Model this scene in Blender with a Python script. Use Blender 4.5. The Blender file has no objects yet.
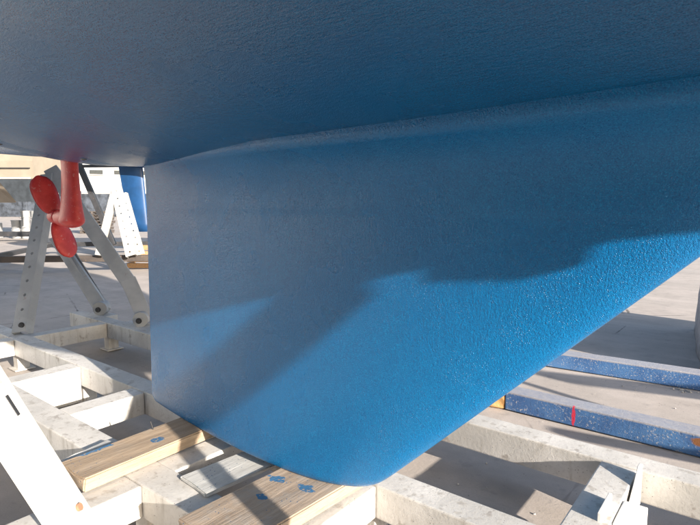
import bpy, bmesh, math, random
import numpy as np
from mathutils import Vector, Matrix
random.seed(7)
rng = np.random.default_rng(5)
S = bpy.context.scene
COL = S.collection
R = math.radians

# ------------------------------------------------------------------ camera
cam_d = bpy.data.cameras.new('camera')
cam = bpy.data.objects.new('camera', cam_d); COL.objects.link(cam)
cam.location = (1.064, -1.431, 1.33)
cam.rotation_euler = (R(90 - 6.227), 0, R(38.352))
cam_d.sensor_width = 36; cam_d.lens = 27.1
cam_d.clip_start = .03; cam_d.clip_end = 3000
S.camera = cam
# ------------------------------------------------------------------ sky and sun
SUN_DIR = Vector((-.94, .180, -.315)).normalized()      # the way the light travels: low, from the bow
SUN_EL = math.asin(-SUN_DIR.z)
w = bpy.data.worlds.new('World'); S.world = w; w.use_nodes = True
nt = w.node_tree; nt.nodes.clear()
sky = nt.nodes.new('ShaderNodeTexSky'); sky.sky_type = 'NISHITA'; sky.sun_disc = False
sky.sun_elevation = SUN_EL
sky.sun_rotation = math.atan2(-SUN_DIR.x, -SUN_DIR.y)
sky.dust_density = 1.5
bg = nt.nodes.new('ShaderNodeBackground'); bg.inputs[1].default_value = .105
wo = nt.nodes.new('ShaderNodeOutputWorld')
nt.links.new(sky.outputs[0], bg.inputs[0]); nt.links.new(bg.outputs[0], wo.inputs[0])
sun_d = bpy.data.lights.new('sun', 'SUN'); sun_d.energy = 5.0; sun_d.angle = R(.6); sun_d.color = (1, .9, .78)
sun = bpy.data.objects.new('sun', sun_d); COL.objects.link(sun)
sun.rotation_euler = SUN_DIR.to_track_quat('-Z', 'Y').to_euler()
S.view_settings.view_transform = 'Standard'; S.view_settings.look = 'None'
S.view_settings.gamma = 1; S.view_settings.use_curve_mapping = False
S.view_settings.exposure = 1.25
S.render.engine = 'CYCLES'
S.cycles.max_bounces = 5; S.cycles.diffuse_bounces = 3; S.cycles.glossy_bounces = 2; S.cycles.transmission_bounces = 1; S.cycles.volume_bounces = 0

# ------------------------------------------------------------------ material helpers
class NG:
    def __init__(self, name):
        self.m = bpy.data.materials.new(name); self.m.use_nodes = True
        self.t = self.m.node_tree; self.n = self.t.nodes
        self.b = self.n['Principled BSDF']
        self.pos = self.n.new('ShaderNodeNewGeometry').outputs['Position']
    def put(self, sock, v):
        if hasattr(v, 'links'): self.t.links.new(v, sock)
        elif isinstance(v, (tuple, list)) and len(v) == 3 and sock.type == 'RGBA': sock.default_value = (*v, 1)
        else: sock.default_value = v
    def map(self, scale=(1, 1, 1), loc=(0, 0, 0), rot=(0, 0, 0), src=None):
        k = self.n.new('ShaderNodeMapping'); self.put(k.inputs[0], src or self.pos)
        k.inputs['Location'].default_value = loc; k.inputs['Rotation'].default_value = rot; k.inputs['Scale'].default_value = scale
        return k.outputs[0]
    def noise(self, scale, detail=4, rough=.55, vec=None, dist=0, col=False):
        k = self.n.new('ShaderNodeTexNoise'); self.put(k.inputs['Vector'], vec or self.pos)
        k.inputs['Scale'].default_value = scale; k.inputs['Detail'].default_value = min(detail, 3.5)
        k.inputs['Roughness'].default_value = rough; k.inputs['Distortion'].default_value = dist
        return k.outputs[1 if col else 0]
    def voro(self, scale, vec=None, feat='F1', out=0, rnd=1):
        k = self.n.new('ShaderNodeTexVoronoi'); k.feature = feat; self.put(k.inputs['Vector'], vec or self.pos)
        k.inputs['Scale'].default_value = scale; k.inputs['Randomness'].default_value = rnd
        return k.outputs[out]
    def ramp(self, f, a, b, ca=0., cb=1.):
        k = self.n.new('ShaderNodeMapRange'); k.interpolation_type = 'SMOOTHSTEP'
        self.put(k.inputs[0], f)
        for i, v in enumerate((a, b, ca, cb)): k.inputs[i + 1].default_value = v
        return k.outputs[0]
    def math(self, op, a, b=0.):
        k = self.n.new('ShaderNodeMath'); k.operation = op; self.put(k.inputs[0], a); self.put(k.inputs[1], b)
        return k.outputs[0]
    def mix(self, f, a, b, mode='MIX'):
        k = self.n.new('ShaderNodeMix'); k.data_type = 'RGBA'; k.blend_type = mode
        self.put(k.inputs[0], f); self.put(k.inputs[6], a); self.put(k.inputs[7], b)
        return k.outputs[2]
    def sep(self, v=None):
        k = self.n.new('ShaderNodeSeparateXYZ'); self.put(k.inputs[0], v or self.pos); return k.outputs
    def dist(self, p, scale=(1, 1, 1), rot=(0, 0, 0), wob=0., ws=20.):
        """distance from point p with own scale, edge broken by noise"""
        v = self.n.new('ShaderNodeVectorMath'); v.operation = 'SUBTRACT'; self.put(v.inputs[0], self.pos); v.inputs[1].default_value = p
        m = self.map(scale, (0, 0, 0), rot, v.outputs[0])
        l = self.n.new('ShaderNodeVectorMath'); l.operation = 'LENGTH'; self.put(l.inputs[0], m)
        o = l.outputs['Value']
        if wob: o = self.math('ADD', o, self.math('MULTIPLY', self.math('SUBTRACT', self.noise(ws, 3), .5), wob))
        return o
    def bump(self, h, strength=.3, d=.01, nrm=None):
        k = self.n.new('ShaderNodeBump'); k.inputs['Strength'].default_value = strength; k.inputs['Distance'].default_value = d
        self.put(k.inputs['Height'], h)
        if nrm: self.put(k.inputs['Normal'], nrm)
        return k.outputs[0]
    def out(self, col=None, rough=None, nrm=None, metal=None, spec=None):
        if col is not None: self.put(self.b.inputs['Base Color'], col)
        if rough is not None: self.put(self.b.inputs['Roughness'], rough)
        if nrm is not None: self.put(self.b.inputs['Normal'], nrm)
        if metal is not None: self.put(self.b.inputs['Metallic'], metal)
        if spec is not None: self.put(self.b.inputs['Specular IOR Level'], spec)
        return self.m
M = {}
def antifoul(name, streak):
    g = NG(name)
    blot = g.noise(1.3, 5, .6)
    k = .92 if name == 'antifouling_hull' else 1.30  # same paint; sunlit keel toned lighter, shaded hull darker in the base colour
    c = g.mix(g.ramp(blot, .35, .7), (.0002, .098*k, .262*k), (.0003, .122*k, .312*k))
    fine = g.noise(55, 3, .6, g.map(streak))
    c = g.mix(g.ramp(fine, .35, .75, 0, .35), c, (.0002, .078*k, .215*k))
    dust = g.math('MULTIPLY', g.ramp(g.noise(9, 6, .65), .55, .8), g.ramp(g.noise(170, 2), .5, .7))
    c = g.mix(g.math('MULTIPLY', dust, .05), c, (.16, .23, .27))
    grain = g.noise(330, 1, .5); c = g.mix(g.ramp(grain, .52, .72, 0, .45), c, (.0006, .21*k, .46*k)); c = g.mix(g.ramp(grain, .46, .30, 0, .55), c, (.0002, .05*k, .15*k))
    if name == 'antifouling_hull':      # red overspray round the saildrive
        rd = g.dist((-2.13, -.03, 1.55), (2.6, 3.0, 2.2), wob=.35, ws=7)
        c = g.mix(g.ramp(rd, .12, .75, .8, 0), c, (.30, .010, .014))
        ztop = g.sep()[2]
        c = g.mix(g.ramp(ztop, 2.43, 2.435), c, (.78, .77, .74))
    hl = name == 'antifouling_hull'
    peel = g.noise(190, 2, .6, g.map(streak)); peel2 = g.noise(420, 1, .5)
    h = g.math('ADD', g.math('MULTIPLY', peel, .8), g.math('MULTIPLY', peel2, .6))
    zone = g.ramp(g.noise(5, 3.5, .65), .38, .62)
    h = g.math('ADD', h, g.math('MULTIPLY', g.math('MULTIPLY', g.ramp(g.voro(170), .14, .30, 1, 0), zone), .9))
    n = g.bump(h, .5 if hl else .7, .0033)
    patch = g.ramp(g.noise(2.2, 4, .6), .4, .65)
    g.out(c, g.ramp(patch, 0, 1, .20, .30), n, spec=.6 if hl else .45)
    return g.m
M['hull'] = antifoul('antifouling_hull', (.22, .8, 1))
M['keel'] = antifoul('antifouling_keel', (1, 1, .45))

def steel_white():
    g = NG('white_cradle_paint')
    big = g.noise(3.1, 6, .62)
    c = g.mix(g.ramp(big, .32, .68), (.50, .485, .46), (.68, .66, .63))
    drip = g.noise(22, 4, .6, g.map((1, 1, .14)))
    c = g.mix(g.ramp(drip, .54, .70, 0, .6), c, (.34, .31, .27))
    spots = g.voro(75)
    keep = g.ramp(g.noise(17, 3), .49, .58)
    c = g.mix(g.math('MULTIPLY', g.ramp(spots, .10, .16, 1, 0), keep), c, (.10, .085, .075))
    rust = g.ramp(g.noise(9, 8, .75), .60, .68)
    c = g.mix(g.math('MULTIPLY', rust, .55), c, (.23, .19, .16))
    grime = g.ramp(g.noise(70, 3, .6), .45, .8, 0, .3)
    c = g.mix(grime, c, (.35, .33, .30))
    n = g.bump(g.math('ADD', g.noise(60, 4), g.math('MULTIPLY', g.noise(220, 2), .5)), .35, .003)
    return g.out(c, .58, n)
M['white'] = steel_white()
def steel_clean(name, a, b, ru=(.25, .13, .07), r=.5, amt=.5):
    g = NG(name)
    c = g.mix(g.ramp(g.noise(4, 5, .6), .35, .65), a, b)
    c = g.mix(g.math('MULTIPLY', g.ramp(g.noise(17, 6, .7), .63, .70), amt), c, ru)
    n = g.bump(g.noise(90, 4), .25, .003)
    return g.out(c, r, n)
M['white_arm'] = steel_clean('white_arm_paint', (.74, .73, .70), (.82, .81, .78))
M['dull'] = steel_clean('dull_white_paint', (.38, .37, .35), (.50, .49, .46))
M['galv'] = steel_clean('grey_white_strut_paint', (.32, .33, .345), (.41, .42, .435), amt=.3)
M['dark'] = steel_clean('dark_grey_metal', (.03, .032, .036), (.05, .05, .055))
M['brown'] = steel_clean('brown_steel', (.05, .042, .04), (.08, .065, .055), r=.8)
M['rust'] = steel_clean('rusty_steel', (.24, .12, .07), (.34, .19, .12), r=.8)
def blue_beam_mat():
    g = NG('chipped_blue_paint')
    c = g.mix(g.ramp(g.noise(2.3, 5, .65), .3, .7), (.035, .10, .27), (.085, .21, .44))
    chips = g.math('MULTIPLY', g.ramp(g.noise(95, 4, .75), .57, .66), g.ramp(g.noise(4, 3), .3, .55))
    c = g.mix(chips, c, (.55, .53, .50))
    dk = g.ramp(g.noise(48, 4, .7), .6, .7, 0, .6); c = g.mix(dk, c, (.02, .04, .10))
    z = g.sep()[2]
    c = g.mix(g.ramp(z, .112, .122, 0, .8), c, g.mix(g.noise(30, 4), (.25, .27, .33), (.52, .47, .42)))
    red = g.dist((.225, 1.80, .06), (48, 10, 8), (0, R(12), 0), .9, 30)
    c = g.mix(g.ramp(red, .42, .6, 1, 0), c, (.62, .035, .08))
    ru = g.dist((.86, 1.79, .085), (14, 14, 22), wob=.8, ws=25); c = g.mix(g.ramp(ru, .4, .7, 1, 0), c, (.26, .11, .045))
    n = g.bump(g.noise(90, 4, .7), .5, .004)
    return g.out(c, .55, n)
M['blue'] = blue_beam_mat()
def wood(name, a, b, blots, grey=.0, ax=1):
    g = NG(name)
    sc = [14, 14, 14]; sc[ax] = .8
    gr = g.noise(3.2, 6, .65, g.map(tuple(sc)), .6)
    c = g.mix(g.ramp(gr, .3, .7), a, b)
    fib = g.noise(20, 4, .6, g.map(tuple(sc)))
    c = g.mix(g.ramp(fib, .5, .75, 0, .5), c, tuple(x * .45 for x in a))
    c = g.mix(g.math('MULTIPLY', g.ramp(g.noise(9, 5, .7), .45, .75), grey), c, (.33, .31, .29))
    sp = g.math('MULTIPLY', g.ramp(g.voro(60), .10, .17, 1, 0), g.ramp(g.noise(8, 2), .52, .6))
    c = g.mix(sp, c, (.02, .10, .22))
    for p, scl, rot in blots:
        d = g.dist(p, scl, rot, 1.7, 34)
        c = g.mix(g.math('MULTIPLY', g.ramp(d, .58, .74, .9, 0), g.ramp(g.noise(90, 3), .34, .46)), c, (.01, .13, .29))
    n = g.bump(g.math('ADD', gr, g.math('MULTIPLY', fib, .6)), .4, .006)
    return g.out(c, .72, n)
def ground_mat():
    g = NG('worn_concrete')
    big = g.noise(.35, 6, .6); mid = g.noise(2.2, 7, .68); st = g.noise(1.1, 6, .65, g.map((.25, 2.2, 1), rot=(0, 0, R(6))))
    c = g.mix(g.ramp(mid, .3, .72), (.40, .355, .32), (.52, .46, .42))
    c = g.mix(g.ramp(big, .4, .68, 0, .55), c, (.40, .37, .345))
    c = g.mix(g.ramp(st, .50, .72, 0, .6), c, (.57, .51, .465))
    c = g.mix(g.ramp(g.noise(7, 6, .7), .55, .72, 0, .45), c, (.27, .25, .235))
    ed = g.voro(.55, g.map(src=None), 'DISTANCE_TO_EDGE')
    c = g.mix(g.math('MULTIPLY', g.ramp(g.math('ADD', ed, g.math('MULTIPLY', g.noise(6, 4), .02)), .011, .016, 1, 0), g.ramp(g.noise(.8, 2), .5, .58)), c, (.14, .13, .12))
    gr = g.noise(160, 3, .7); c = g.mix(g.ramp(gr, .35, .75, 0, .35), c, (.30, .28, .26))
    pit = g.math('MULTIPLY', g.ramp(g.voro(26), .07, .12, 1, 0), g.ramp(g.noise(5, 2), .5, .6)); c = g.mix(g.math('MULTIPLY', pit, .7), c, (.12, .11, .10))
    n = g.bump(g.math('ADD', g.math('MULTIPLY', mid, .7), g.math('MULTIPLY', g.noise(55, 4, .7), .25)), .45, .012)
    return g.out(c, .86, n, spec=.3)
M['ground'] = ground_mat()
def red_mat():
    g = NG('red_antifouling')
    c = g.mix(g.ramp(g.noise(14, 5, .6), .35, .7), (.50, .030, .032), (.64, .060, .055))
    c = g.mix(g.math('MULTIPLY', g.ramp(g.noise(40, 5, .7), .6, .7), .6), c, (.55, .32, .30))
    return g.out(c, .42, g.bump(g.noise(130, 3), .25, .003))
M['red'] = red_mat()
def plain(name, c, r=.6, var=.25, sc=5):
    g = NG(name)
    k = g.mix(g.ramp(g.noise(sc, 5, .6), .3, .7), tuple(x * (1 - var) for x in c), tuple(min(1, x * (1 + var)) for x in c))
    return g.out(k, r, g.bump(g.noise(60, 3), .15, .004))

# ------------------------------------------------------------------ object helpers
def obj(name, mesh, mat=None, parent=None, loc=(0, 0, 0)):
    o = bpy.data.objects.new(name, mesh); COL.objects.link(o); o.location = loc
    if mat is not None and not mesh.materials: mesh.materials.append(mat)
    if parent is not None: o.parent = parent
    return o
def empty(name, loc, label, cat, group=None):
    o = bpy.data.objects.new(name, None); COL.objects.link(o); o.location = loc; o.empty_display_size = .2
    return tag(o, label, cat, group)
def tag(o, label, cat, group=None):
    o['label'] = label; o['category'] = cat
    if group: o['group'] = group
    return o
def bm_mesh(bm, name, smooth=False):
    me = bpy.data.meshes.new(name); bmesh.ops.recalc_face_normals(bm, faces=bm.faces); bm.to_mesh(me); bm.free()
    if smooth:
        for p in me.polygons: p.use_smooth = True
    return me
def box_bm(sx, sy, sz, bev=.006, seg=2, at=(0, 0, 0)):
    bm = bmesh.new(); bmesh.ops.create_cube(bm, size=1)
    bmesh.ops.scale(bm, vec=(sx, sy, sz), verts=bm.verts)
    if bev: bmesh.ops.bevel(bm, geom=bm.edges[:], offset=bev, segments=seg, profile=.6, affect='EDGES')
    bmesh.ops.translate(bm, vec=at, verts=bm.verts)
    return bm
def box(name, x0, x1, y0, y1, z0, z1, mat, parent=None, bev=.006, org=(0, 0, 0)):
    """axis-aligned box given in world numbers; parent sits at org"""
    c = ((x0 + x1) / 2, (y0 + y1) / 2, (z0 + z1) / 2)
    o = obj(name, bm_mesh(box_bm(x1 - x0, y1 - y0, z1 - z0, bev), name), mat, parent)
    o.location = Vector(c) - Vector(org)
    return o
def frame(p, q, side):
    """matrix with local Z along p->q, local X close to side"""
    p, q = Vector(p), Vector(q); z = (q - p).normalized(); x = Vector(side); x = (x - z * x.dot(z)).normalized(); y = z.cross(x)
    m = Matrix((x, y, z)).transposed().to_4x4(); m.translation = p
    return m, (q - p).length
def bar(name, p, q, side, a, b, mat, parent=None, org=(0, 0, 0), bev=.008):
    m, L = frame(p, q, side)
    o = obj(name, bm_mesh(box_bm(a, b, L, bev, 2, (0, 0, L / 2)), name), mat, parent)
    m.translation = m.translation - Vector(org); o.matrix_local = m
    return o
def perforated(name, p, q, side, wd, dp, pitch, hr, mat, parent=None, org=(0, 0, 0)):
    """channel section with a row of real holes in its web; web faces local -Y"""
    m, L = frame(p, q, side)
    bm = bmesh.new(); n = max(2, int(L / pitch)); cl = L / n
    t = .006
    for k in range(n):
        z0 = k * cl; cz = z0 + cl / 2
        outer = [(-wd/2, z0), (0, z0), (wd/2, z0), (wd/2, cz), (wd/2, z0+cl), (0, z0+cl), (-wd/2, z0+cl), (-wd/2, cz)]
        ang = [math.atan2(b - cz, a) for a, b in outer]
        inner = [(hr * math.cos(a), cz + hr * math.sin(a)) for a in ang]
        vo = [bm.verts.new((a, -dp/2, b)) for a, b in outer]; vi = [bm.verts.new((a, -dp/2, b)) for a, b in inner]
        vb = [bm.verts.new((a, -dp/2 + t, b)) for a, b in inner]
        for i in range(8):
            j = (i + 1) % 8
            bm.faces.new((vo[i], vo[j], vi[j], vi[i])); bm.faces.new((vi[i], vi[j], vb[j], vb[i]))
    bmesh.ops.remove_doubles(bm, verts=bm.verts, dist=1e-5)
    for s in (-1, 1):                       # flanges
        f = box_bm(t, dp - .001, L, 0, 1, (s * (wd/2 - t/2), .0005, L/2)); me = bpy.data.meshes.new('t'); f.to_mesh(me); f.free(); bm.from_mesh(me); bpy.data.meshes.remove(me)
    o = obj(name, bm_mesh(bm, name), mat, parent); m.translation = m.translation - Vector(org); o.matrix_local = m
    return o
def cyl_bm(r, h, n=16, r2=None, bev=0.):
    bm = bmesh.new(); bmesh.ops.create_cone(bm, cap_ends=True, segments=n, radius1=r, radius2=r if r2 is None else r2, depth=h)
    return bm
def bolt(parent, wp, axis, r=.018, h=.02, mat=None, org=(0, 0, 0), name='bolt'):
    m, _ = frame(wp, Vector(wp) + Vector(axis), (0.3, 0.2, .9))
    bm = cyl_bm(r, h, 6); washer = cyl_bm(r * 1.6, .005, 14); bmesh.ops.translate(washer, vec=(0, 0, -h/2), verts=washer.verts)
    me = bpy.data.meshes.new('t'); washer.to_mesh(me); washer.free(); bm.from_mesh(me); bpy.data.meshes.remove(me)
    o = obj(name, bm_mesh(bm, name), mat or M['rust'], parent)
    inv = parent.matrix_world.inverted() if False else Matrix.Identity(4)
    m.translation = m.translation - Vector(org); o.matrix_local = m
    return o
def grid_mesh(name, P, close_u=False, smooth=True):
    """P: array (n,m,3) of points -> quads"""
    n, m_, _ = P.shape
    V = P.reshape(-1, 3).tolist(); F = []
    for i in range(n - 1):
        for j in range(m_ - (0 if close_u else 1)):
            k = (j + 1) % m_
            F.append((i*m_ + j, i*m_ + k, (i+1)*m_ + k, (i+1)*m_ + j))
    return V, F
def pyd(name, V, F, smooth=True):
    me = bpy.data.meshes.new(name); me.from_pydata(V, [], F); me.update()
    bm = bmesh.new(); bm.from_mesh(me); bmesh.ops.remove_doubles(bm, verts=bm.verts, dist=1e-5); bmesh.ops.recalc_face_normals(bm, faces=bm.faces); bm.to_mesh(me); bm.free()
    if smooth:
        for p in me.polygons: p.use_smooth = True
    return me
def crom(pts, x):
    """smooth interpolation through (x,value) points"""
    X = np.array([p[0] for p in pts], float); Y = np.array([p[1] for p in pts], float)
    d = np.gradient(Y, X); x = np.asarray(x, float)
    i = np.clip(np.searchsorted(X, x) - 1, 0, len(X) - 2); h = X[i+1] - X[i]; t = (x - X[i]) / h
    return ((2*t**3 - 3*t**2 + 1)*Y[i] + (t**3 - 2*t**2 + t)*h*d[i] + (-2*t**3 + 3*t**2)*Y[i+1] + (t**3 - t**2)*h*d[i+1])

# ------------------------------------------------------------------ ground
def build_ground():
    xs = np.concatenate([[-900, -300, -100, -40], np.linspace(-20, 8, 57), [20, 60, 200, 900]])
    ys = np.concatenate([[-900, -200, -60, -20], np.linspace(-6, 14, 41), [30, 80, 300, 900]])
    P = np.zeros((len(xs), len(ys), 3))
    for i, x in enumerate(xs):
        for j, y in enumerate(ys):
            near = 1 if (-20 <= x <= 8 and -6 <= y <= 14) else 0
            P[i, j] = (x, y, near * .004 * math.sin(x * 1.7 + y) * math.cos(y * 1.3))
    V, F = grid_mesh('ground', P)
    o = obj('ground', pyd('ground', V, F), M['ground']); o['kind'] = 'structure'
    return o
build_ground()

# ------------------------------------------------------------------ the yacht
ZC = [(-5.3, 2.30), (-4.5, 2.11), (-3.2, 1.80), (-2.6, 1.665), (-2.1, 1.575), (-1.5, 1.525), (-.5, 1.51), (.5, 1.507), (1.3, 1.535), (2.0, 1.585), (2.8, 1.775), (3.6, 2.14), (4.2, 2.78), (4.7, 3.40)]
BB = [(-5.3, 1.0), (-4, 1.32), (-2, 1.62), (-.3, 1.70), (1.3, 1.50), (2.6, 1.02), (3.7, .52), (4.4, .16), (4.7, .015)]
DK = [(-5.3, 3.05), (-1, 3.08), (2, 3.25), (4.7, 3.5)]
def hull_section(x, nphi=40):
    zc, b, d = float(crom(ZC, x)), float(crom(BB, x)), float(crom(DK, x))
    d = max(d, zc + .02)
    ph = np.linspace(0, 1, nphi) ** 1.05 * math.pi / 2
    y = b * np.sin(ph); z = zc + (d - zc) * (1 - np.cos(ph) ** .92)
    z = z + .05 * np.sin(np.minimum(ph * 2.2, math.pi)) * min(1, b)          # slight deadrise
    return y, z
yacht = empty('sailing_yacht', (0, 0, .33), 'blue antifouled sailing yacht with swept fin keel standing on the white cradle', 'yacht')
ORG = (0, 0, .33)
def part(name, V, F, mat, parent, org, smooth=True):
    V = [(v[0]-org[0], v[1]-org[1], v[2]-org[2]) for v in V]
    return obj(name, pyd(name, V, F, smooth), mat, parent)
xs = np.linspace(-5.3, 4.7, 150); rows = []
for x in xs:
    y, z = hull_section(x)
    half = np.stack([np.full_like(y, x), y, z], 1)
    rows.append(np.concatenate([half[::-1] * [1, -1, 1], half[1:]]))
V, F = grid_mesh('hull', np.array(rows)); n_ = rows[0].shape[0]
for i in range(len(xs) - 1):                                   # deck closes the top
    F.append((i*n_, (i+1)*n_, (i+1)*n_ + n_-1, i*n_ + n_-1))
F.append(tuple(range(n_)))                                     # transom
hull = part('hull', V, F, M['hull'], yacht, ORG)
# keel: foil sections stacked from the sole to the root, swept leading edge, nearly upright trailing edge
def naca(s): return 10 * (.2969*np.sqrt(s) - .126*s - .3516*s**2 + .2843*s**3 - .1036*s**4)
zz = np.concatenate([.33 + np.array([0, .002, .006, .012, .02, .03, .042, .06, .085]), np.linspace(.45, 1.26, 30), [1.285, 1.30, 1.31, 1.325], np.linspace(1.35, 1.64, 22)])
rows = []
for z in zz:
    h = z - .33
    xle = .03 + h * 1.04 - .065 * math.exp(-h / .016) + .22 * math.exp(-max(0, 1.56 - z) / .05); xte = -1.362 + .024 * h
    if h < .05: xte += .05 - math.sqrt(max(0, .05**2 - (.05 - h)**2))
    T = .098 + .012 * h
    if h < .03: T -= .010 * (1 - math.sqrt(max(0, 1 - (1 - h/.03)**2)))
    if z > 1.305: T += .0035
    s = (1 - np.cos(np.linspace(0, math.pi, 46))) / 2
    half = naca(s) * T + .007 * np.sqrt(np.clip(s, 0, 1)) * (1 - np.exp(-(s) * 8))
    x = xle + (xte - xle) * s
    zb = crom(ZC, np.clip(x, -5, 4.6)) + .01
    fil = .16 * np.exp(-np.maximum(zb - z, 0) / .065) * np.clip(6 * s, 0, 1)
    half = half + fil * np.clip((1 - s) * 2.6, .06, 1) ** .9
    up = np.stack([x, -half, np.full_like(x, z)], 1); dn = np.stack([x, half, np.full_like(x, z)], 1)
    rows.append(np.concatenate([up, dn[::-1]]))
V, F = grid_mesh('keel', np.array(rows), True); n_ = rows[0].shape[0]
F.append(tuple(range(n_))[::-1])
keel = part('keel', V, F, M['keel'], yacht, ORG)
keel['label'] = 'swept blue fin keel, lower front half in bright sun'
# skeg along the centreline aft
rows = []
for x in np.linspace(-5.1, -2.35, 30):
    zc = float(crom(ZC, x)); dpt = .15 * min(1, max(0, (-2.35 - x) / 1.1)) ** 1.1
    z0 = zc - dpt
    rows.append(np.array([(x, -.06, zc + .03), (x, -.035, zc - dpt*.5), (x, -.022, z0 + .012), (x, 0, z0), (x, .022, z0 + .012), (x, .035, zc - dpt*.5), (x, .06, zc + .03)]))
V, F = grid_mesh('skeg', np.array(rows)); part('skeg', V, F, M['hull'], yacht, ORG)
# rudder, aft of the frame
rows = []
for z in np.linspace(.75, 2.2, 14):
    c0, c1 = -4.62 - .05*(z - .75), -5.12 - .02*(z - .75); s = (1 - np.cos(np.linspace(0, math.pi, 20)))/2
    xx = c0 + (c1 - c0)*s; hf = naca(s)*.045
    rows.append(np.concatenate([np.stack([xx, -hf, np.full_like(xx, z)], 1), np.stack([xx, hf, np.full_like(xx, z)], 1)[::-1]]))
V, F = grid_mesh('rudder', np.array(rows), True); F.append(tuple(range(40))); part('rudder', V, F, M['keel'], yacht, ORG)
# saildrive leg with gearcase
def loft(rings): return grid_mesh('l', np.array(rings), True)
rings = []
for z in np.concatenate([[1.195, 1.197, 1.202, 1.212, 1.225], np.linspace(1.24, 1.66, 18)]):
    t = max(0, (z - 1.24)/.42); rd_ = 1 if z >= 1.24 else math.sqrt(max(.0004, 1 - ((1.24 - z)/.0451)**2))
    cx = -2.155 - .015*(1 - t)**2; a = .078 + .030*(1 - t)**3 + .05*max(0, t - .82)/.18; bq = .036 + .026*(1 - t)**3 + .03*max(0, t - .82)/.18
    th = np.linspace(0, 2*math.pi, 28, endpoint=False)
    a *= rd_; bq *= rd_; rings.append(np.stack([cx + a*np.cos(th), bq*np.sin(th), np.full_like(th, z)], 1))
V, F = loft(rings); F.append(tuple(range(28))); 
leg = part('saildrive_leg', V, F, M['red'], yacht, ORG)
leg['label'] = 'red antifouled saildrive leg'
rings = []
for x, r, dz in [(-2.10, .02, .0), (-2.12, .04, .0), (-2.16, .054, 0), (-2.23, .055, 0), (-2.28, .051, 0), (-2.32, .046, 0), (-2.33, .040, 0)]:
    th = np.linspace(0, 2*math.pi, 28, endpoint=False)
    rings.append(np.stack([np.full_like(th, x), r*np.cos(th), 1.255 + dz + r*1.05*np.sin(th)], 1))
V, F = loft(rings); F.append(tuple(range(28))); F.append(tuple(range(6*28, 7*28)))
part('gearcase', V, F, M['red'], leg, (0, 0, 0))
leg.children[0].location = (0, 0, -.33)
rings = []
for x, r in [(-2.333, .041), (-2.345, .044), (-2.38, .044), (-2.41, .040), (-2.44, .030), (-2.455, .016), (-2.46, .003)]:
    th = np.linspace(0, 2*math.pi, 20, endpoint=False)
    rings.append(np.stack([np.full_like(th, x), r*np.cos(th), 1.258 + r*np.sin(th)], 1))
V, F = loft(rings); F.append(tuple(range(20)))
prop = part('propeller', V, F, M['red'], yacht, ORG); prop['label'] = 'red two-bladed folding propeller'
def blade(ang, fold, twist, name='blade'):
    L = .245; V = []; F = []; nu, nv = 14, 9
    for side in (1, -1):
        b0 = len(V)
        for i in range(nu):
            t = i/(nu - 1); r = .02 + L*t
            wdt = .140 * math.sqrt(max(0, 1 - abs((t - .58)/(.60 if t < .58 else .425))**2.4))
            wdt = max(wdt, .004); tw = twist * (1.15 - .5*t)
            for j in range(nv):
                u = (j/(nv - 1) - .5); th_ = side * .011*(1 - t*.75)*math.sqrt(max(0, 1 - (2*u)**2))
                y_, x_ = u*wdt, th_ + .008*(1 - (2*u)**2)
                V.append((x_*math.cos(tw) - y_*math.sin(tw), x_*math.sin(tw) + y_*math.cos(tw), r))
        for i in range(nu - 1):
            for j in range(nv - 1):
                a = b0 + i*nv + j; F.append((a, a+1, a+nv+1, a+nv) if side > 0 else (a, a+nv, a+nv+1, a+1))
    o = obj(name, pyd(name, V, F), M['red'], prop)
    o.matrix_local = Matrix.Translation((-2.39, 0, 1.258 - .33)) @ Matrix.Rotation(ang, 4, 'X') @ Matrix.Rotation(fold, 4, 'Y')
    return o
blade(R(14), R(-14), R(-18)); blade(R(192), R(14), R(-12))
# drain and intake slots in the hull skin
def slot(x, y, L, rot):
    yy, zz_ = hull_section(x); z = float(np.interp(abs(y), yy, zz_))
    bm = bmesh.new(); bmesh.ops.create_uvsphere(bm, u_segments=14, v_segments=8, radius=1); bmesh.ops.scale(bm, vec=(L, .007, .007), verts=bm.verts)
    o = obj('intake_slot', bm_mesh(bm, 'intake_slot', True), M['dark'], yacht, (x, y, z - .33)); o.rotation_euler = (0, 0, rot)
slot(-1.55, -.20, .03, R(3)); slot(-1.95, -.42, .035, R(4)); slot(-2.15, -.44, .025, R(2))

# ------------------------------------------------------------------ the white cradle
cradle = empty('boat_cradle', (0, 0, 0), 'white painted steel boat cradle with rails and struts under the blue keel', 'cradle')
ZB, ZT = .137, .272
box('rail', -4.3, 2.6, -.432, -.292, ZB, ZT, M['white'], cradle, .006)
box('rail', -4.3, 2.6, .120, .250, ZB, ZT, M['white'], cradle, .006)
box('rail', -4.3, 2.6, .870, 1.000, ZB, ZT, M['white'], cradle, .006)
e = .0025
def cross(x0, x1, y0, y1, zt=ZT - .004, zb=ZB + .004): box('cross_beam', x0, x1, y0 + e, y1 - e, zb, zt, M['white'], cradle, .006)
cross(-2.57, -2.43, -.292, .12, zb=.03); cross(-1.785, -1.655, -.292, .12); cross(-.87, -.735, -.292, .12); cross(-.17, -.035, -.292, .12)
cross(-.87, -.735, -.95, -.432); cross(-3.68, -3.55, .25, .87); cross(.585, .72, .25, .87); cross(1.6, 1.73, .25, .87); cross(-3.68, -3.55, -.292, .12); cross(1.6, 1.73, -.292, .12)
foot_me = bm_mesh(box_bm(.09, .09, ZB - .014, .004), 'foot'); plate_me = bm_mesh(box_bm(.15, .15, .012, .003), 'foot_plate')
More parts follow.
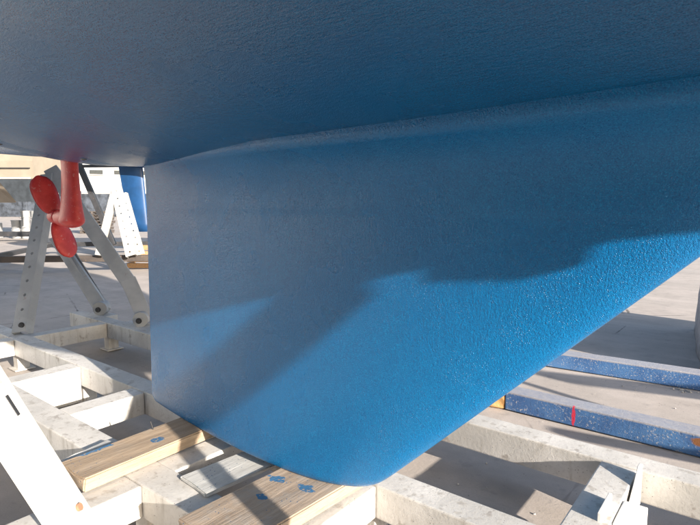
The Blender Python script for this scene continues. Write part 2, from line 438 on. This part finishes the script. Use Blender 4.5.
for x, y in [(-3.62, .935), (-3.62, .185), (-3.62, -.36), (-1.72, -.36), (-2.5, .185), (1.66, .185), (1.66, -.36), (1.66, .935), (-.8, -.36), (-.1, .185), (.65, .935), (-1.2, .935), (-2.4, .935), (2.5, .935), (2.5, -.36), (-.8, -.9)]:
    f_ = obj('foot', foot_me, M['white'], cradle, (x, y, (ZB + .010)/2)); obj('foot_plate', plate_me, M['white'], f_, (0, 0, -(ZB - .002)/2 + .008))
# upright bracket plates on the cross beam at the right
def prism(name, pts, thick, axis, mat, parent):
    bm = bmesh.new(); vs = []
    for s in (-.5, .5):
        vs.append([bm.verts.new((s*thick + p[0], p[1], p[2]) if axis == 'x' else (p[0], s*thick + p[1], p[2])) for p in pts])
    n = len(pts); bm.faces.new(vs[0]); bm.faces.new(vs[1][::-1])
    for i in range(n): bm.faces.new((vs[0][i], vs[0][(i+1) % n], vs[1][(i+1) % n], vs[1][i]))
    bmesh.ops.bevel(bm, geom=bm.edges[:], offset=min(.002, thick*.2), segments=1, affect='EDGES')
    return obj(name, bm_mesh(bm, name), mat, parent)
prism('bracket_plate', [(.735, .84, .15), (.735, .84, .315), (.735, .80, .318), (.735, .60, .20), (.735, .60, .15)], .012, 'x', M['white_arm'], cradle)
prism('bracket_plate', [(.685, .56, .265), (.685, .56, .30), (.685, .40, .30), (.685, .40, .265)], .012, 'x', M['white_arm'], cradle)
box('bracket_base', .722, .80, .42, .60, .15, .268, M['white_arm'], cradle, .004)
# near strut at lower left, leaning outboard up to the hull
P0 = Vector((-.64, -.715, .265)); D = Vector((-.115, -.125, .35)).normalized()
P1 = P0 + D * 1.85
strut = bar('strut', P0, P1, (.66, -.75, 0), .115, .09, M['white_arm'], cradle, bev=.012)
strut['label'] = 'bright white strut at the lower left, rusty bolt at its foot'
# its pad under the hull
def pad(parent, p, nrm):
    m, _ = frame(p, Vector(p) + Vector(nrm), (1, 0, 0)); o = obj('hull_pad', bm_mesh(box_bm(.32, .24, .05, .012), 'hull_pad'), M['rust'], parent); o.matrix_local = m
pad(cradle, P1, (.1, .5, -.8))
# the far-side stand seen behind the propeller
APEX = Vector((-4.42, .84, 1.66))
F3 = Vector((-3.22, 1.06, .30)); K3 = Vector((-3.46, 1.05, .62))
bar('strut', K3, APEX, (.7, .7, 0), .13, .115, M['galv'], cradle)
bar('strut_foot', F3, K3 + (K3 - F3)*.06, (.6, .8, 0), .135, .125, M['galv'], cradle)
perforated('perforated_leg', (-3.70, .23, .27), (-4.40, .80, 1.60), (.75, .6, .2), .115, .10, .13, .014, M['galv'], cradle)
perforated('perforated_leg', (-4.0, 1.07, .28), (-4.62, .95, .98), (.3, -.9, 0), .10, .10, .12, .012, M['galv'], cradle)
bar('strut', (-3.95, 1.05, .3), (-4.66, .93, 1.0), (.75, .6, .1), .11, .07, M['galv'], cradle)
def lug(p, axis):
    m, _ = frame(Vector(p) - Vector(axis)*.06, Vector(p) + Vector(axis)*.06, (0, 0, 1)); bm = cyl_bm(.065, .13, 20); bmesh.ops.translate(bm, vec=(0, 0, .06), verts=bm.verts)
    o = obj('lug', bm_mesh(bm, 'lug'), M['galv'], cradle); o.matrix_local = m
ax = Vector((.72, -.69, 0)).normalized()
lug((-3.22, 1.02, .335), ax); lug((-3.98, 1.04, .335), ax)
bolt(cradle, Vector((-3.22, 1.02, .335)) + ax*.13, ax, .016, .03, M['dark']); bolt(cradle, Vector((-3.98, 1.04, .335)) + ax*.13, ax, .016, .03, M['dark'])
bolt(cradle, (-3.63, .20, .36), ax, .014, .03, M['dark'])
box('rail_stub', -3.5, -3.05, 1.002, 1.13, ZB, ZT - .003, M['white'], cradle, .008); box('rail_stub', -4.15, -3.85, 1.002, 1.13, ZB, ZT - .003, M['white'], cradle, .008)
# unseen forward prop, added and angled to cast the shadow band on the keel
FP1 = Vector((2.12, -.525, 1.79)); FPK = Vector((1.26, -.52, 1.08)); FPF = Vector((1.66, -.82, .27))
bar('strut', FPK, FP1, (0, 1, 0), .05, .14, M['white_arm'], cradle)
bar('strut', FPF, FPK + Vector((0, 0, .05)), (1, 0, 0), .13, .06, M['white_arm'], cradle)
cross(1.6, 1.73, -.95, -.432)
bar('hull_pad', (1.92, -.40, 1.675), (2.26, -.40, 1.725), (0, 1, 0), .05, .05, M['brown'], cradle)  # unseen pad, added for the finger of shadow on the keel

def finish_strut_bolt():
    a = (P1 - P0).normalized(); m, L = frame(P0, P1, (.66, -.75, 0))
    n = m.to_3x3() @ Vector((0, 1, 0))
    for sgn in (1,):
        for d, r_, mt in ((.075, .013, M['rust']),):
            q = P0 + a*d + n*(.045 + .004); mm, _ = frame(q, q + n, a); o = obj('bolt', bm_mesh(cyl_bm(r_, .012, 18), 'bolt'), mt, cradle); o.matrix_local = mm
finish_strut_bolt()
ms, _ = frame(P0, P1, (.66, -.75, 0)); ns = ms.to_3x3() @ Vector((0, 1, 0)); q = P0 + (P1 - P0).normalized()*.47 + ns*.0435
mm, _ = frame(q - (P1 - P0).normalized()*.05, q + (P1 - P0).normalized()*.05, ns)
o = obj('slot', bm_mesh(box_bm(.006, .018, .075, .002, 1, (0, 0, .05)), 'slot'), M['dark'], cradle); o.matrix_local = mm

# ------------------------------------------------------------------ timbers under the keel
def board(name, cx, cy, lx, ly, z0, z1, rot, mat, label, cat, bev=.005, tilt=(0, 0), group=None, warp=.004):
    bm = box_bm(lx, ly, z1 - z0, 0)
    bmesh.ops.subdivide_edges(bm, edges=bm.edges[:], cuts=5, use_grid_fill=True)
    for v in bm.verts:
        h = math.sin(v.co.x*37 + v.co.y*23 + cx*50)*math.cos(v.co.y*31 - v.co.x*17 + cy*40)
        v.co += Vector((h*warp*.7, math.cos(v.co.x*41 + v.co.z*60)*warp*.8, (h*warp*.5 if v.co.z < 0 else h*warp*.4)))
    bmesh.ops.bevel(bm, geom=[ed for ed in bm.edges if ed.calc_face_angle(0) > 1.2], offset=bev, segments=2, affect='EDGES')
    o = obj(name, bm_mesh(bm, name), mat, None, (cx, cy, (z0 + z1)/2)); o.rotation_euler = (tilt[0], tilt[1], rot)
    return tag(o, label, cat, group)
W1 = wood('pine_timber', (.33, .245, .17), (.44, .34, .245), [((-.93, -.25, .33), (30, 22, 6), (0, 0, R(40))), ((-1.05, -.46, .33), (30, 9, 6), (0, 0, R(5))), ((-.80, -.19, .325), (40, 40, 10), (0, 0, 0))], .25)
W2 = wood('weathered_timber', (.30, .235, .18), (.40, .32, .25), [((-.29, -.155, .335), (18, 30, 6), (0, 0, R(35))), ((-.165, -.14, .335), (18, 30, 6), (0, 0, R(-10))), ((-.24, -.27, .335), (26, 40, 6), (0, 0, R(-20)))], .75)
W3 = wood('grey_board_paint', (.50, .50, .49), (.60, .60, .58), [], .3)
timber = board('timber', -.955, -.25, .205, .70, .274, .328, R(1.5), W1, 'pale pine timber with blue smears under the rear of the keel', 'timber', group='timbers under the keel')
nl = obj('nail', bm_mesh(cyl_bm(.0035, .045, 8), 'nail'), M['dark'], timber, (-.085, .05, .045)); nl.rotation_euler = (R(12), R(-8), 0)
board('timber', -.21, -.22, .27, .62, .276, .329, R(-3), W2, 'weathered brown timber with blue paint patches under the front of the keel', 'timber', group='timbers under the keel')
board('board', -.535, -.10, .19, .46, .274, .288, R(-6), W3, 'grey speckled board lying across the rails between the two timbers', 'board', warp=.002)
board('wood_offcut', -1.105, -.47, .05, .24, .275, .305, R(10), W3, 'thin grey splintered wood offcut along the pine timber', 'offcut', warp=.006)

# ------------------------------------------------------------------ blue beams on the concrete
bl = 'chipped blue steel beam on the concrete, '
bb = empty('blue_beam', (0, 1.86, 0), bl + 'nearer one with a red mark', 'beam', 'blue beams on the concrete'); OB = (0, 1.86, 0)
box('beam', -.20, 4.2, 1.795, 1.93, .006, .128, M['blue'], bb, .006, OB)
bar('brace', (1.62, 1.93, .12), (3.6, 1.67, 1.34), (0, 1, 0), .05, .05, M['galv'], bb, OB)  # unseen brace, added to cast a thin shadow stripe on the concrete
bar('brace', (1.75, 1.80, .12), (3.02, 1.13, .945), (0, 1, 0), .07, .06, M['galv'], bb, OB)  # another unseen brace, added for the shadow stripe behind the far rail
bb = empty('blue_beam', (2, 3.17, 0), bl + 'farther plain one', 'beam', 'blue beams on the concrete'); OB = (2, 3.17, 0)
o = box('beam', -.60, 4.6, 3.10, 3.24, .006, .128, M['blue'], bb, .006, OB); o.rotation_euler = (0, 0, R(5))
bar('brace', (1.98, 3.08, .12), (4.5, 1.78, 1.57), (0, 1, 0), .10, .12, M['galv'], bb, OB)  # unseen brace, added to cast the wide shadow stripe between the beams
W4 = wood('orange_wood', (.48, .27, .10), (.62, .38, .17), [], .2)
board('wood_chock', -.265, 1.84, .10, .11, .004, .10, R(12), W4, 'small orange wood chock at the end of the nearer blue beam', 'chock')

# ------------------------------------------------------------------ covered pile at the right edge
def lumpy(name, sx, sy, sz, mat, seed):
    bm = bmesh.new(); bmesh.ops.create_cube(bm, size=1); bmesh.ops.subdivide_edges(bm, edges=bm.edges[:], cuts=13, use_grid_fill=True)
    from mathutils import noise as mn
    for v in bm.verts:
        c = v.co.copy(); t = c.z + .5
        rr = 1 - .16*t**2
        p = Vector((c.x*sx*rr, c.y*sy*rr, t*sz))
        if t > .9: p.z -= .12*sz*(abs(c.x)**3 + abs(c.y)**3)*4
        nv = mn.noise_vector(p*2.3 + Vector((seed, 0, 0)))*.05 + mn.noise_vector(p*6 + Vector((seed, 3, 0)))*.018
        p += nv*(1 if t > .02 else .4)
        if t < .02: p.z = .004
        v.co = p
    return bm_mesh(bm, name, True)
o = obj('covered_pile', lumpy('covered_pile', 1.6, 1.85, 1.12, None, 3.), plain('grey_tarpaulin', (.27, .255, .27), .7, .35, 4), None, (1.42, 4.40, 0)); o.rotation_euler = (0, 0, R(7))
tag(o, 'grey lumpy tarpaulin-covered pile at the right edge of the picture', 'covered pile')

# ------------------------------------------------------------------ crumbs on the concrete
def crumbs():
    V, F = [], []
    def one(x, y, r):
        b = len(V)
        for k in range(6):
            a = k/6*6.283; q = r*random.uniform(.6, 1.1); V.append((x + q*math.cos(a), y + q*math.sin(a), .004))
        for k in range(6):
            a = k/6*6.283 + .3; q = r*random.uniform(.3, .7); V.append((x + q*math.cos(a), y + q*math.sin(a), .004 + r*random.uniform(.5, 1)))
        for k in range(6):
            j = (k+1) % 6; F.append((b+k, b+j, b+6+j, b+6+k))
        F.append(tuple(b+6+k for k in range(6)))
    for _ in range(16): one(.66 + random.gauss(0, .05), 2.93 + random.gauss(0, .02), random.uniform(.006, .016))
    for _ in range(420): one(random.uniform(-9, 1.5), random.uniform(.3, 7), random.uniform(.002, .007))
    me = bpy.data.meshes.new('crumbs'); me.from_pydata(V, [], F); me.update()
    o = obj('concrete_crumbs', me, plain('pale_crumb', (.55, .53, .50), .8)); o['kind'] = 'stuff'
    tag(o, 'small pale crumbs scattered on the concrete', 'crumbs')
crumbs()

# ------------------------------------------------------------------ the yard beyond
RT = R(38.35)                       # local X of these things runs to the right of the picture
def local(name, rot, loc, label, cat, group=None):
    o = empty(name, loc, label, cat, group); o.rotation_euler = (0, 0, rot); return o
def loft_part(name, rings, mat, parent, caps=True, close=True, smooth=True):
    P = np.array(rings, float); V, F = grid_mesh(name, P, close); n = P.shape[1]
    if caps: F += [tuple(range(n))[::-1], tuple(range((P.shape[0]-1)*n, P.shape[0]*n))]
    return obj(name, pyd(name, V, F, smooth), mat, parent)
# cream motor cruiser on the far left
cream = plain('cream_gelcoat', (.31, .265, .21), .45, .08, 2)
boat = local('motor_boat', RT, (-20.20, 7.52, 0), 'cream boat hull with a dark grey bottom on the far left behind the propeller', 'boat')
rings = []
for X in np.linspace(-9, 0, 28):
    t = -X/9; b = 1.5*(1 - max(0, t - .45)**2*3.1) ; keelz = 1.42 + .78*max(0, 1 + X/1.5)**.8 + 1.2*max(0, t - .6)**2*2
    zch = max(2.25 + .5*max(0, t - .5), keelz + .05); top = 4.2 + .4*t
    b = max(b, .03)
    rings.append([(X, -b*1.0, top), (X + .0, -b*.98, zch + .62), (X, -b*1.0, zch + .60), (X, -b*.94, zch), (X, -b*.55, (zch*.55 + keelz*.45)), (X, 0, keelz), (X, b*.55, (zch*.55 + keelz*.45)), (X, b*.94, zch), (X, b, zch + .6), (X, b, top)])
loft_part('hull', rings, cream, boat, smooth=False)
for zc_, w_, mt in ((2.27, .05, M['white_arm']), (2.62, .035, M['dark']), (3.25, .05, M['white_arm'])):
    obj('rubbing_strake', bm_mesh(box_bm(6.2, .06, w_, .008, 1, (-3.2, -1.50, zc_)), 'rubbing_strake'), mt, boat)
prism('rudder', [(-1.15, -1.62, 2.22), (.12, -1.62, 2.22), (.12, -1.62, 1.45), (-.55, -1.62, 1.45)], .12, 'y', plain('dark_bottom_paint', (.035, .042, .05), .6), boat)
for X in (-6.5, -3.4):
    for Y in (-1.0, 1.0): obj('support_post', bm_mesh(box_bm(.12, .12, 1.9, .01, 1, (X, Y, .95)), 'support_post'), M['dark'], boat)
obj('support_beam', bm_mesh(box_bm(6.4, .16, .18, .01, 1, (-3.6, -1.0, .28)), 'support_beam'), M['dark'], boat)
# white pails stacked in front of it
pail_mat = plain('white_plastic', (.34, .35, .36), .4, .05); handle_mat = M['dark']
bmp = cyl_bm(.155, .34, 20, .175); pail_me = bm_mesh(bmp, 'pail', False); bml = cyl_bm(.185, .03, 20); lid_me = bm_mesh(bml, 'lid')
bmh = bmesh.new()
for k in range(9):
    a = math.pi*k/8
    for dr in (0, .012): bmh.verts.new((.19*math.cos(a), -.19 - .02*math.sin(a), .05 - (.15 + dr)*math.sin(a)))
bmh.verts.ensure_lookup_table()
for k in range(8): bmh.faces.new([bmh.verts[i] for i in (2*k, 2*k+1, 2*k+3, 2*k+2)])
handle_me = bm_mesh(bmh, 'handle')
rt_v = Vector((.784, .62, 0)); bk = Vector((-.62, .784, 0))
for c_ in range(3):
    for lv in range(3 if c_ else 2):
        p = Vector((-22.36, 6.79, 0)) + rt_v*(.40*c_ + random.uniform(-.02, .02)) + bk*random.uniform(-.03, .03)
        o = obj('plastic_pail', pail_me, pail_mat, None, (p.x, p.y, .18 + .365*lv)); o.rotation_euler = (0, 0, RT + random.uniform(-.6, .6))
        tag(o, f"white plastic pail, {('bottom', 'second', 'third')[lv]} in the {('left', 'middle', 'right')[c_]} stack below the cream boat", 'pail', 'stacked white pails')
        obj('lid', lid_me, pail_mat, o, (0, 0, .175)); obj('handle', handle_me, handle_mat, o)
o = obj('white_box', bm_mesh(box_bm(.45, .4, .62, .03), 'white_box'), pail_mat, None, (-23.1, 6.25, .315)); o.rotation_euler = (0, 0, RT); tag(o, 'small white box left of the stacked pails', 'box')
# neighbouring cradle with its sunlit white stand and the blue yacht on it
c2 = empty('boat_cradle', (-9, 3.7, 0), 'neighbouring cradle with a tall sunlit white stand behind the propeller', 'cradle'); O2 = (-9, 3.7, 0)
bar('rail', (-10.9, 1.75, .30), (-7.2, 5.75, .27), (0, 0, 1), .12, .14, M['brown'], c2, O2)
bar('rail', (-14.2, 4.4, .28), (-10.6, 8.3, .28), (0, 0, 1), .12, .14, M['dark'], c2, O2)
bar('cross_beam', (-10.75, 2.0, .28), (-13.9, 4.7, .28), (0, 0, 1), .10, .12, M['dark'], c2, O2)
for p in ((-10.0, 2.72), (-8.3, 4.56), (-7.5, 5.43)): obj('foot', bm_mesh(box_bm(.10, .10, .23, .006), 'foot'), M['dark'], c2, (p[0]+9, p[1]-3.7, .115))
AP = (-9.17, 3.99, 1.70)
bar('strut', (-9.02, 3.50, .36), AP, (.78, .62, 0), .12, .10, M['dull'], c2, O2)
perforated('perforated_leg', (-8.58, 3.93, .34), (-9.14, 3.98, 1.66), (.78, .62, 0), .19, .12, .15, .018, M['dull'], c2, O2)
perforated('perforated_leg', (-8.75, 4.22, .34), (-9.12, 4.12, 1.56), (.78, .62, 0), .13, .10, .14, .016, M['dull'], c2, O2)
bar('strut', (-12.6, 4.66, 2.9), (-11.55, 5.12, .35), (.78, .62, 0), .13, .10, M['dark'], c2, O2)
bar('brace', (-12.4, 4.72, 2.28), (-11.0, 5.85, 2.30), (0, 0, 1), .07, .07, M['dark'], c2, O2)
y2 = local('sailing_yacht', RT, (-10.5, 4.9, 0), 'dark blue yacht behind the keel, only its blue rudder in view', 'yacht')
blue2 = plain('deep_blue_paint', (.012, .06, .17), .4, .2, 3)
rings = []
for z in np.linspace(.72, 2.35, 10):
    t = (z - .72)/1.63; x0 = .06 - .20*t; x1 = .52 - .10*t; s = (1 - np.cos(np.linspace(0, math.pi, 14)))/2; hf = naca(s)*.06
    xx = x0 + (x1 - x0)*(1 - s); rings.append(np.concatenate([np.stack([xx, -hf, np.full_like(xx, z)], 1), np.stack([xx, hf, np.full_like(xx, z)], 1)[::-1]]))
loft_part('rudder', rings, blue2, y2)
rings = []
for X in np.linspace(-.3, 9.5, 40):
    t = (X + .3)/9.8; b = max(.02, 1.55*math.sin(math.pi*min(1, .32 + .68*t))**.8); zk = 2.28 - .45*math.sin(math.pi*min(1, t*1.05)) + .9*max(0, t - .75)**2*8; d = max(3.4, zk + .05)
    ph = np.linspace(-math.pi/2, math.pi/2, 25); rings.append(np.stack([np.full_like(ph, X), b*np.sin(ph), zk + (d - zk)*(1 - np.cos(ph))], 1))
loft_part('hull', rings, blue2, y2)
rings = []
for z in np.linspace(.42, 2.1, 10):
    t = (z - .42)/1.68; x0, x1 = 3.6, 4.9 + .6*t; s = (1 - np.cos(np.linspace(0, math.pi, 14)))/2; hf = naca(s)*.11; xx = x1 + (x0 - x1)*s
    rings.append(np.concatenate([np.stack([xx, -hf, np.full_like(xx, z)], 1), np.stack([xx, hf, np.full_like(xx, z)], 1)[::-1]]))
loft_part('keel', rings, blue2, y2)
# crate, pallets, wall and office building at the back
W5 = wood('brown_crate_wood', (.36, .20, .09), (.5, .30, .14), [], .2)
cr = local('wooden_crate', RT, (-9.25, 4.52, 0), 'small brown wooden crate beside the trailing edge of the keel', 'crate')
for k in range(4): obj('slat', bm_mesh(box_bm(.46, .02, .10, .004, 1, (0, -.2, .08 + .125*k)), 'slat'), W5, cr)
for k in range(4): obj('slat', bm_mesh(box_bm(.02, .38, .10, .004, 1, (.22, 0, .08 + .125*k)), 'slat'), W5, cr)
for k in range(4): obj('slat', bm_mesh(box_bm(.02, .38, .10, .004, 1, (-.22, 0, .08 + .125*k)), 'slat'), W5, cr)
W6 = wood('old_pallet_wood', (.07, .06, .055), (.12, .10, .09), [], .3)
slat_me = bm_mesh(box_bm(1.2, .10, .022, 0), 'slat'); bear_me = bm_mesh(box_bm(.10, 1.0, .10, 0), 'bearer')
for lv in range(7):
    pl = local('pallet', RT + random.uniform(-.06, .06), (-23.9 + random.uniform(-.04, .04), 10.8 + random.uniform(-.04, .04), .15*lv), f"dark pallet, {('lowest', 'second', 'third', 'fourth', 'fifth', 'sixth', 'topmost')[lv]} in the stack far behind the white stand", 'pallet', 'dark stacked pallets')
    for k in range(5): obj('slat', slat_me, W6, pl, (0, -.45 + .225*k, .125))
    for k in (-.52, 0, .52): obj('bearer', bear_me, W6, pl, (k, 0, .062))
wl = local('boundary_wall', R(38.35), (-61, 26, 0), 'long low grey blue boundary wall far behind the yard', 'wall')
wm = plain('grey_blue_wall', (.05, .06, .078), .8, .6, 1.5)
for k in range(8): obj('panel', bm_mesh(box_bm(5.9, .3, 2.6, .03, 1, (-20 + 6*k, 0, 1.3)), 'panel'), wm, wl)
for k in range(9): obj('pier', bm_mesh(box_bm(.5, .5, 2.9, .03, 1, (-23 + 6*k, -.1, 1.45)), 'pier'), wm, wl)
bd = local('office_building', R(60), (-70, 34, 0), 'white building with dark window bands far behind the white stand', 'building')
wp = plain('white_render', (.52, .51, .49), .8, .06, .5); gl = plain('dark_glass', (.03, .04, .05), .15, .1)
obj('wall', bm_mesh(box_bm(26, 12, 11, .05, 1, (0, 0, 5.5)), 'wall'), wp, bd)
for fl in range(3):
    for k in range(9):
        wn = obj('window', bm_mesh(box_bm(1.5, .10, .5 if fl else .9, .01, 1, (0, 0, 0)), 'window'), gl, bd, (-11.2 + 2.8*k, -6.03, 2.1 + 3.3*fl)); obj('sill', bm_mesh(box_bm(1.7, .22, .08, .01, 1), 'sill'), wp, wn, (0, -.06, -.34 if fl else -.54))
obj('parapet', bm_mesh(box_bm(26.6, 12.6, .5, .05, 1, (0, 0, 11.25)), 'parapet'), wp, bd)

# ------------------------------------------------------------------ unseen yachts added on the camera's side for dark reflections and ground shade
y3 = empty('sailing_yacht', (2.6, -4.7, .33), 'unseen navy yacht added for dark reflections behind the photographer, outside the picture', 'yacht')
navy = plain('navy_gelcoat', (.02, .026, .04), .35, .2, 1)
for src in (hull, keel):
    c = src.copy(); COL.objects.link(c); c.parent = y3
    c.material_slots[0].link = 'OBJECT'; c.material_slots[0].material = navy
    if 'label' in c: del c['label']
y4 = empty('sailing_yacht', (13.4, -4.8, .33), 'unseen navy yacht added for ground shade ahead of the photographer towards the sun, outside the picture', 'yacht')
for src in list(y3.children):
    c = src.copy(); COL.objects.link(c); c.parent = y4
c3 = empty('boat_cradle', (2.6, -4.7, 0), 'white cradle under the added navy yacht behind the photographer, outside the picture', 'cradle')
for ch in list(cradle.children):
    c = ch.copy(); COL.objects.link(c); c.parent = c3
    if 'label' in c: del c['label']

c4 = empty('boat_cradle', (13.4, -4.8, 0), 'white cradle under the added navy yacht ahead of the photographer, outside the picture', 'cradle')
for ch in list(c3.children):
    c = ch.copy(); COL.objects.link(c); c.parent = c4

# white workshop added out of view, so that its sunlit front glares in the aft paintwork
sh = empty('reflector', (-8.6, -3.0, 0), 'white ribbed metal workshop added out of view to brighten reflections in the aft paint', 'building')
wsm = plain('white_sheet_metal', (.74, .73, .71), .5, .06, 1)
obj('wall', bm_mesh(box_bm(5.0, 5.6, 4.4, .02, 1, (-2.5, 0, 2.2)), 'wall'), wsm, sh)
rib_me = bm_mesh(box_bm(.05, .06, 4.3, .01, 1), 'rib')
for k in range(18): obj('rib', rib_me, wsm, sh, (.024, -2.7 + .317*k, 2.15))
prism('roof', [(-2.5, -3.1, 4.4), (-2.5, 0, 5.2), (-2.5, 3.1, 4.4)], 5.4, 'x', M['galv'], sh)
obj('door', bm_mesh(box_bm(.06, 1.0, 2.1, .01, 1), 'door'), M['dull'], sh, (.045, 1.9, 1.06))
